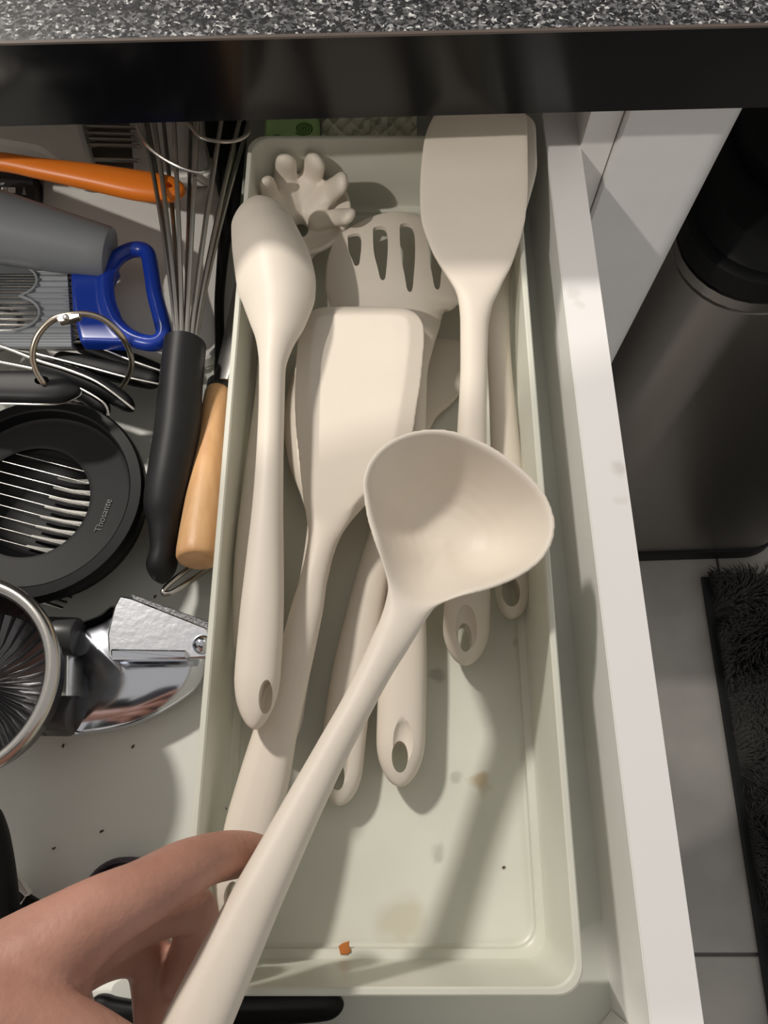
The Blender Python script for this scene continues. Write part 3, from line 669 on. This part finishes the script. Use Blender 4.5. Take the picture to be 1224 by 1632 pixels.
obj('steel_shank', strap(MB(), [(-70, 620, .046, 24, .0009, 0, 2.8), (0, 620, .046, 25, .0009, 0, 2.8), (60, 621, .046, 25, .0009, 0, 2.8), (104, 624, .0455, 22, .0009, 0, 2.7), (131, 627, .045, 16, .0009, 0, 2.5)], n=20, cap0=.006, cap1=.012), M_STEEL, t_)
c_ = at(-130, 612, .048); pr = [(.0005, -.011), (.012, -.0095), (.0175, -.004), (.019, .001), (.0184, .0012), (.0168, -.0035), (.0115, -.0085), (.0005, -.0098)]
obj('bowl', MB().lathe(pr, c_, 32), M_STEEL, t_)
rg_ = thing('binder_ring', at(131, 580, .045), 'nickel binder ring standing through the black measuring spoons', 'ring')
rp_ = [(74, 616, .053), (58, 592, .060), (52, 565, .066), (60, 535, .071), (82, 511, .074), (110, 502, .0745), (140, 501, .073), (168, 511, .070), (192, 534, .063), (205, 556, .053), (210, 580, .041), (203, 603, .030), (190, 622, .022), (168, 638, .018), (130, 645, .017), (95, 635, .030)]
obj('hoop', MB().tube(catmull([at(*p) for p in rp_], 90, True), .00135, 10, closed=True), M_RING, rg_)
p = at(104, 507, .0745)
hg = obj('hinge', MB().prism(rounded([at(88, 506, .0765), at(93, 514, .0765), at(112, 510, .0765), at(128, 505, .0765), at(127, 499, .0765), at(102, 499, .0765)], .001), .0030, .0005), M_RING, rg_)
obj('rivet', MB().lathe([(.0014, 0), (.0013, .0006), (.0006, .0009), (.0001, .0009)], at(105, 506, .0765), 14), M_STEEL, hg)

# round wire slicer
sl = thing('egg_slicer', at(50, 800, .0085), 'round black egg slicer with taut steel wires across its window', 'slicer')
cS = at(53, 788, .034); RS = 174 * depth(cS) / FPX
def circ(r, z, ox=0.0, n=72): return [Vector((cS.x + ox + r * math.cos(2 * math.pi * k / n), cS.y + r * math.sin(2 * math.pi * k / n), z)) for k in range(n)]
RW = .0262; OX = -.0045
rings = [circ(RS - .001, .0255), circ(RS, .027), circ(RS, .0325), circ(RS - .001, .0338), circ(RS - .0055, .034), circ(RS - .0062, .0334), circ(RS - .0070, .0275), circ(RS - .009, .0268), circ(RW + .002, .0264, OX), circ(RW, .0258, OX), circ(RW, .0240, OX), circ(RS - .004, .0245)]
top_ = obj('wire_frame', MB().loft(rings, closed=True), M_BLKG, sl)
base_r = RS - .0035
rings = [circ(.001, .0085, OX), circ(RW, .0085, OX), circ(RW + .004, .0125, OX), circ(base_r - .004, .0165, .001), circ(base_r, .0180, .001), circ(base_r, .0215, .001), circ(base_r - .002, .0235, .001), circ(RW + .004, .0235, OX), circ(RW + .001, .021, OX), circ(RW * .92, .0150, OX), circ(RW * .7, .0115, OX), circ(RW * .35, .0100, OX), circ(.001, .0098, OX)]
obj('base', MB().loft(rings), M_BLKG, sl)
d1 = (at(129, 748, .025) - at(47, 727, .025)); d1.z = 0; d1.normalize(); d2 = Vector((-d1.y, d1.x, 0)); cw = Vector((cS.x + OX, cS.y, .0252))
for k in range(9):
    s_ = (k - 4) * .0050; hl = math.sqrt(RW ** 2 - s_ ** 2) + .0012
    obj('slicing_wire', MB().tube([cw + d2 * s_ - d1 * hl, cw + d2 * s_ + d1 * hl], .00026, 6), M_STEEL, top_)
M_SLAT = mat('dull_aluminium_slat', (.46, .45, .42), .4, .6)
for k in range(8):
    s_ = (k - 3.5) * .0050; hl = math.sqrt(max(0, (RW * .97) ** 2 - s_ ** 2)); zz = .030
    a0 = cw + d2 * (s_) + d1 * (hl * .02); a1 = cw + d2 * s_ + d1 * (hl - .0006); a0.z = .0135; a1.z = .0195
    mbb = MB().tube([a0, a0.lerp(a1, .5) + Vector((0, 0, -.0015)), a1], [.0007, .0011, .0013], 8, flat=.6)
    obj('slat', mbb, M_SLAT, sl)
text('moulded_lettering', 'Thosante', at(160, 849, .0269), .0042, math.atan2((at(177, 795, .027) - at(158, 848, .027)).y, (at(177, 795, .027) - at(158, 848, .027)).x), M_GTEXT, top_)

# whisk
wk = thing('whisk', at(280, 700, .012), 'balloon whisk with black rubber handle and steel wires beside the wooden handle', 'whisk')
st = [(295, 548, .035, 32.5, .0118, 0, 2), (289, 608, .034, 33.5, .0118, 0, 2), (283, 680, .033, 35.5, .0118, 0, 2), (272, 755, .032, 35, .0118, 0, 2), (264, 805, .031, 33.5, .0112, 0, 2), (264, 845, .030, 25.5, .0092, 0, 2), (262, 879, .029, 22, .0085, 0, 2), (257, 905, .0285, 23.5, .0085, 0, 2), (255, 929, .028, 20, .0075, 0, 2)]
obj('handle', strap(MB(), st, n=32, sub=70, cap1=.009), M_BLK, wk)
W0 = at(296, 553, .036); W1 = at(312, 150, .050); ax = (W1 - W0).normalized(); LW = .185
s1 = ax.cross(Vector((0, 0, 1))).normalized(); s2 = s1.cross(ax)
for k in range(6):
    a = math.pi * k / 6 + .2; D = s1 * math.cos(a) + s2 * math.sin(a)
    half = []
    for q in np.linspace(0, 1, 26):
        if q < .8: r = .0042 + .0255 * (q / .8) ** 1.25
        else: r = .0297 * math.sqrt(max(0, 1 - ((q - .8) / .2) ** 2))
        half.append((q * LW * (1 - .03 * k / 5), r))
    P = [W0 + ax * h + D * r for h, r in half] + [W0 + ax * h - D * r for h, r in half[-2::-1]]
    obj('wire', MB().tube(P, .00115, 8), M_WIRE, wk)
obj('ferrule', MB().tube([W0 - ax * .003, W0 + ax * .002], [.0060, .0058], 16, round_ends=False), M_BLKG, wk)
lw = thing('wire_masher', at(280, 240, .040), 'thin bent steel wire curving across the top of the whisk', 'wire')
obj('wire', MB().tube(catmull([at(x, y, z) for x, y, z in ((214, 172, .072), (218, 200, .070), (232, 228, .068), (256, 250, .066), (290, 268, .064), (318, 275, .062), (333, 268, .060), (337, 254, .058))], 40), .0009, 8), M_STEEL, lw)
obj('wire', MB().tube(catmull([at(x, y, z) for x, y, z in ((300, 196, .070), (318, 217, .069), (345, 225, .068), (372, 225, .067), (392, 216, .066), (400, 200, .065), (398, 178, .064))], 40), .0009, 8), M_STEEL, lw)

# wooden-handled steel
wh = thing('wooden_handled_knife', at(330, 760, .005), 'narrow grey blade with a pale turned wooden handle against the tray', 'utensil')
H0, H1 = at(347, 622, .020), at(315, 893, .037)
ax = (H1 - H0).normalized(); hp, hr = [], []
for q, r in ((0, .0050), (.02, .0056), (.1, .0060), (.3, .0065), (.6, .0076), (.85, .0085), (.95, .0087), (.985, .0085), (1.0, .0078), (1.003, .0072)):
    hp.append(H0.lerp(H1, q)); hr.append(r * 1.07)
obj('handle', MB().tube(hp, hr, 28, round_ends=False), M_WOOD, wh)
obj('ferrule', MB().tube([H0 - ax * .006, H0 - ax * .005, H0 + ax * .0005], [.0048, .0054, .0054], 20, round_ends=False), M_DGREY, wh)
obj('blade', strap(MB(), [(393, 395, .030, 6, .0010, 0, 3), (384, 450, .029, 9, .0010, 0, 3), (372, 520, .028, 11.5, .0012, 0, 3), (360, 580, .0265, 12.5, .0014, 0, 3), (353, 606, .0255, 12, .0016, 0, 3)], n=12, sub=24, up=(-.55, 0, 1), cap0=.006), mat('dull_grey_blade', (.26, .25, .24), .38, 1.0), wh)

# steel wire hook below the wooden handle
wl = obj('hanging_loop', MB().tube(catmull([at(x, y, z) for x, y, z in ((352, 868, .012), (330, 884, .015), (300, 907, .021), (272, 929, .024), (261, 941, .025), (263, 946, .025), (276, 943, .0245), (300, 928, .022), (328, 910, .017), (356, 893, .013))], 60), .0013, 10), M_STEEL)
tag(wl, 'bent steel wire loop poking out below the wooden handle end', 'hook')

# fork under the slicer
fk = thing('fork', at(60, 950, .004), 'steel fork with four tines pointing out from under the round slicer', 'fork')
for k, (a, b_, c_, d_) in enumerate(((20, 941, 100, 969), (40, 938, 106, 960), (62, 934, 114, 952), (84, 930, 121, 943))):
    obj('tine', MB().tube(catmull([at(a - 30, b_ - 10, .004), at(a, b_, .0045), at((a + c_) / 2, (b_ + d_) / 2, .006), at(c_, d_, .0085)], 12), [.0012] * 8 + [.0011, .001, .0008, .0006], 8, flat=.6), M_STEEL, fk)
obj('root', strap(MB(), [(-150, 862, .004, 8, .001, 0, 3), (-60, 893, .004, 12, .001, 0, 3), (-10, 912, .004, 34, .001, 0, 3), (22, 924, .004, 36, .001, 0, 3.4)], n=16, sub=20), M_STEEL, fk)

# steel-rimmed fluted dish
cJ = at(-75, 1081, .060); RJ = 157 * depth(cJ) / FPX
ju = thing('fluted_dish', Vector((cJ.x, cJ.y, .001)), 'round steel rimmed dish with radiating flutes at the lower left edge', 'dish')
def fl_ring(r, z, amp, n=216): return [Vector((cJ.x + r * math.cos(2 * math.pi * k / n), cJ.y + r * math.sin(2 * math.pi * k / n), z + amp * math.cos(36 * 2 * math.pi * k / n))) for k in range(n)]
M_DISH = mat('dark_glossy_steel', (.13, .13, .135), .25, 1.0, bump=.2, bscale=120)
obj('dish', MB().loft([fl_ring(.002, 0.0260, 0), fl_ring(RJ * .6, 0.0280, 0), fl_ring(RJ * .95, 0.0440, 0), fl_ring(RJ + .0005, 0.0570, 0), fl_ring(RJ - .001, 0.0590, 0), fl_ring(RJ * .95, 0.0500, .0002), fl_ring(RJ * .8, 0.0400, .0005), fl_ring(RJ * .5, 0.0380, .0006), fl_ring(RJ * .25, 0.0400, .0004), fl_ring(.002, 0.0410, 0)]), M_DISH, ju)
rim_pts = [Vector((cJ.x + RJ * math.cos(a), cJ.y + RJ * math.sin(a), .060)) for a in np.linspace(0, 2 * math.pi, 96, endpoint=False)]
obj('rolled_rim', MB().tube(rim_pts, .0028, 14, closed=True), M_STEEL, ju)

# garlic press
gp = thing('garlic_press', at(210, 1060, .002), 'chrome garlic press with dark grips lying beside the tray', 'garlic press')
low = [(112, 994), (130, 989), (156, 980), (182, 964), (215, 985), (300, 1020), (328, 1045), (326, 1075), (300, 1105), (248, 1138), (196, 1158), (144, 1168), (112, 1168), (104, 1130), (104, 1040)]
P3 = [Vector(p) for p in catmull([at(x, y, .014) for x, y in low], 90, True)]
cG = at(200, 1075, .016)
def gl(k, z): return [Vector((cG.x + (p.x - cG.x) * k, cG.y + (p.y - cG.y) * k, z)) for p in P3]
obj('hopper', MB().loft([gl(.86, .002), gl(.96, .005), gl(1, .010), gl(1, .013), gl(.975, .0140), gl(.93, .0150), gl(.75, .0172), gl(.45, .0190), gl(.05, .0195)]), M_CHROME, gp, smooth=60)
zp = .0275
obj('press_plate', MB().prism(rounded([at(191, 949, zp), at(210, 953, zp), at(331, 1001, zp), at(337, 1026, zp), at(330, 1048, zp), at(296, 1050, zp), at(173, 1050, zp), at(171, 1011, zp), at(182, 966, zp)], .0012), .0035, .0007), M_CHROME2, gp)
obj('hinge_bar', MB().prism(rounded([at(176, 1034, zp + .003), at(297, 1036, zp + .003), at(297, 1050, zp + .003), at(176, 1051, zp + .003)], .0008), .006, .0007), M_CHROME, gp)
obj('rivet', MB().lathe([(.0040, 0), (.0038, .0012), (.0028, .0026), (.0012, .0033), (.0001, .0034)], at(322, 1027, zp), 24), M_CHROME, gp)
gr = obj('grater_strip', MB().prism([at(208, 946, zp - .003), at(336, 992, zp - .003), at(336, 1006, zp - .003), at(212, 957, zp - .003)], .003, .0004), mat('perforated_steel', (.25, .25, .26), .35, 1.0, bump=1.0, bscale=900), gp)
for (y0_, x1_, y1_) in ((1012, 125, 1015), (1143, 118, 1141)):
    a0, a1 = at(-60, y0_ - 4, .016), at(x1_, y1_, .0175); r = .0082
    d_ = (a1 - a0).normalized()
    obj('grip', MB().tube([a0, a0.lerp(a1, .3), a0.lerp(a1, .7), a1 - d_ * .0105, a1 - d_ * .0100, a1 - d_ * .0095, a1 - d_ * .0090, a1 - d_ * .0012, a1 - d_ * .0003, a1], [r * .9, r, r, r, r * .93, r * .93, r, r, r * .95, r * .86], 24, round_ends=False), M_DGREY, gp)

# bits at the lower left, partly behind the hand
kn = thing('kitchen_knife', at(5, 1400, .002), 'kitchen knife with black handle at the left edge above the hand', 'knife')
obj('handle', strap(MB(), [(-22, 1280, .024, 14, .007, 0, 2.4), (-10, 1340, .024, 22, .008, 0, 2.4), (-2, 1400, .023, 24, .008, 0, 2.4), (4, 1460, .022, 24, .008, 0, 2.4), (8, 1530, .021, 22, .007, 0, 2.4)], n=20, sub=30, cap0=.006, cap1=.006), M_BLKG, kn)
obj('blade', strap(MB(), [(-70, 1080, .0245, 2, .0006, 0, 3), (-52, 1180, .0245, 14, .0008, 0, 3), (-26, 1284, .0245, 14, .0010, 0, 3)], n=10, sub=16), M_STEEL, kn)
pe = thing('peeler', at(35, 1430, .001), 'dark peeler with a small steel blade and white tip beside the black knife handle', 'peeler')
obj('white_tip', MB().prism(rounded([at(8, 1372, .012), at(30, 1398, .012), at(48, 1424, .012), at(40, 1430, .012), at(10, 1400, .012)], .001), .003, .0004), M_BOARD, pe)
obj('blade', MB().prism(rounded([at(6, 1396, .010), at(42, 1428, .010), at(34, 1440, .010), at(26, 1448, .010), at(10, 1446, .010)], .001), .002, .0004), M_STEEL, pe)
obj('body', strap(MB(), [(8, 1412, .006, 10, .003, 0, 2.5), (38, 1436, .006, 15, .0035, 0, 2.5), (90, 1470, .006, 16, .004, 0, 2.5), (160, 1520, .006, 14, .004, 0, 2.5)], n=16, sub=24, cap0=.003, cap1=.004), M_BLKG, pe)
pl = obj('purple_lid', MB().lathe([(.0005, 0), (.013, 0), (.0155, .002), (.016, .012), (.0150, .0135), (.0140, .013), (.0135, .006), (.0005, .005)], at(207, 1432, .0004), 40), M_PURPLE)
tag(pl, 'dark purple round lid mostly hidden behind the hand', 'lid')
bh = obj('nylon_utensil', strap(MB(), [(548, 1600, .008, 21, .0035, 0, 3), (500, 1603, .008, 26, .0038, 0, 3), (430, 1606, .008, 27, .004, 0, 3), (330, 1612, .008, 27, .004, 0, 3), (230, 1618, .008, 24, .004, 0, 3), (180, 1610, .008, 22, .004, 0, 3), (150, 1590, .008, 15, .004, 0, 3)], n=24, sub=44, cap0=.006, cap1=.005), M_BLKG)
tag(bh, 'flat black handle with rounded end on the drawer base in front of the tray', 'handle')

# green wrapper and clear film behind the tray
gw = thing('napkin_packet', at(462, 200, .001), 'green paper packet printed with dark spirals behind the tray', 'packet')
ZG = .040
obj('wrapper', MB().prism([at(420, 235, ZG), at(512, 235, ZG), at(506, 150, ZG), at(424, 150, ZG)], .038, .002), M_GREEN, gw)
for (cx_, cy_, turns, r0) in ((484, 205, 3.4, 15), (440, 222, 2.6, 14), (452, 176, 3, 13)):
    P = []
    for q in np.linspace(.05, 1, 70):
        a = q * turns * 2 * math.pi; P.append(at(cx_ + r0 * q * math.cos(a), cy_ + .72 * r0 * q * math.sin(a), ZG + .0002))
    obj('spiral_print', MB().tube(P, .00042, 6, flat=.3), M_DGREEN, gw)
fm = MB(); G = 16; vs = []; fs = []
for i in range(G + 1):
    for j in range(G + 1):
        p = at(514 + 150 * i / G, 232 - 85 * j / G, .036); p.z += .003 * math.sin(i * 1.9 + j) + .002 * math.sin(j * 2.3 - i * .7) + .001 * random.random(); vs.append(p)
for p in list(vs): vs.append(Vector((p.x, p.y, .004)))
K = (G + 1) ** 2
for i in range(G):
    for j in range(G):
        a = i * (G + 1) + j; fs.append((a, a + 1, a + G + 2, a + G + 1)); fs.append((K + a, K + a + G + 1, K + a + G + 2, K + a + 1))
for i in range(G):
    for a, b_ in ((i, i + 1), (G * (G + 1) + i, G * (G + 1) + i + 1), (i * (G + 1), (i + 1) * (G + 1)), (i * (G + 1) + G, (i + 1) * (G + 1) + G)):
        fs.append((a, b_, K + b_, K + a))
tag(obj('plastic_bag', fm.add(vs, fs), M_FILM, smooth=25), 'crumpled translucent plastic bag behind the tray beside the green packet', 'bag')

# ------------------------------------------------------------------ the hand
hd = thing('person', at(60, 1560, .11), "person's left hand reaching in from the lower left to hold the ladle handle", 'person')
def chain(mb, pts, n=16):
    P = [at(x, y, z) for x, y, z, r in pts]; m = max(14, 7 * len(pts))
    X = catmull(P, m); rr_ = [v[0] for v in catmull([(r, 0) for *_, r in pts], m)]
    mb.tube(X, rr_, n)
mb = MB()
chain(mb, [(-90, 1640, .116, .0165), (20, 1558, .1155, .0150), (150, 1464, .1105, .0108), (225, 1424, .104, .0092), (288, 1388, .0945, .0086), (330, 1370, .085, .0078), (368, 1362, .075, .0076), (400, 1361, .068, .0070), (420, 1364, .0655, .0062)])
chain(mb, [(-90, 1600, .108, .0160), (40, 1545, .100, .0140), (160, 1488, .088, .0105), (240, 1456, .076, .0088), (300, 1446, .064, .0082), (312, 1470, .058, .0078), (308, 1515, .055, .0074), (292, 1555, .054, .0066), (286, 1566, .054, .006)])
chain(mb, [(-90, 1620, .098, .0150), (40, 1570, .085, .0130), (140, 1520, .070, .0105), (205, 1510, .057, .0090), (240, 1530, .048, .0086), (247, 1575, .046, .0080), (250, 1630, .047, .0074), (254, 1665, .049, .0064)])
chain(mb, [(-90, 1650, .092, .0140), (30, 1610, .074, .0115), (95, 1590, .056, .0090), (120, 1640, .045, .0078), (150, 1700, .043, .0070), (190, 1725, .047, .0060)])
chain(mb, [(-110, 1640, .122, .0180), (-10, 1640, .125, .0150), (70, 1650, .124, .0110), (130, 1668, .121, .0095), (190, 1700, .1165, .0090), (245, 1725, .112, .0082), (280, 1738, .109, .0064)])
W_ = at(-110, 1625, .114)
EL, SH = Vector((-.340, -.105, .285)), Vector((-.270, -.200, .595))
X_ = catmull([EL, EL.lerp(W_, .3), EL.lerp(W_, .65), W_, at(-20, 1580, .106)], 24)
mb.tube(X_, [v[0] for v in catmull([(.040, 0), (.042, 0), (.032, 0), (.0215, 0), (.0165, 0)], 24)], 20)
mb.ball(at(40, 1565, .103), .0145, 10, (1.25, 1.1, 1.2)); mb.ball(at(-20, 1600, .110), .016, 10, (1.3, 1.2, 1.2))
hand = obj('hand', mb, M_SKIN, hd)
bake(hand, voxel=.0014, smooth=9)

M_SHIRT = mat('dark_cloth', (.022, .022, .026), .9, bump=.3, bscale=500)
mb = MB().tube(catmull([EL.lerp(W_, .32), EL.lerp(W_, .1), EL + Vector((-.012, .0, .006)), EL.lerp(SH, .35), EL.lerp(SH, .75), SH], 30), [v[0] for v in catmull([(.052, 0), (.062, 0), (.068, 0), (.076, 0), (.086, 0), (.095, 0)], 30)], 20)  # out-of-view sleeve, added and widened to block the front spot
rings = []
for z, rx, ry, yy in ((-.10, .165, .10, -.36), (.10, .165, .105, -.36), (.30, .175, .115, -.35), (.48, .19, .12, -.33), (.60, .195, .11, -.30), (.68, .165, .09, -.29), (.73, .075, .065, -.28), (.76, .060, .058, -.27)):
    rings.append([Vector((-.05 + rx * math.cos(2 * math.pi * k / 32), yy + ry * math.sin(2 * math.pi * k / 32), z)) for k in range(32)])
mb.loft(rings)
o = obj('unseen_shade_torso', mb, M_SHIRT, hd); bake(o, voxel=.008, smooth=6)  # sleeve plus headless torso, unseen, added to shade the lower drawer
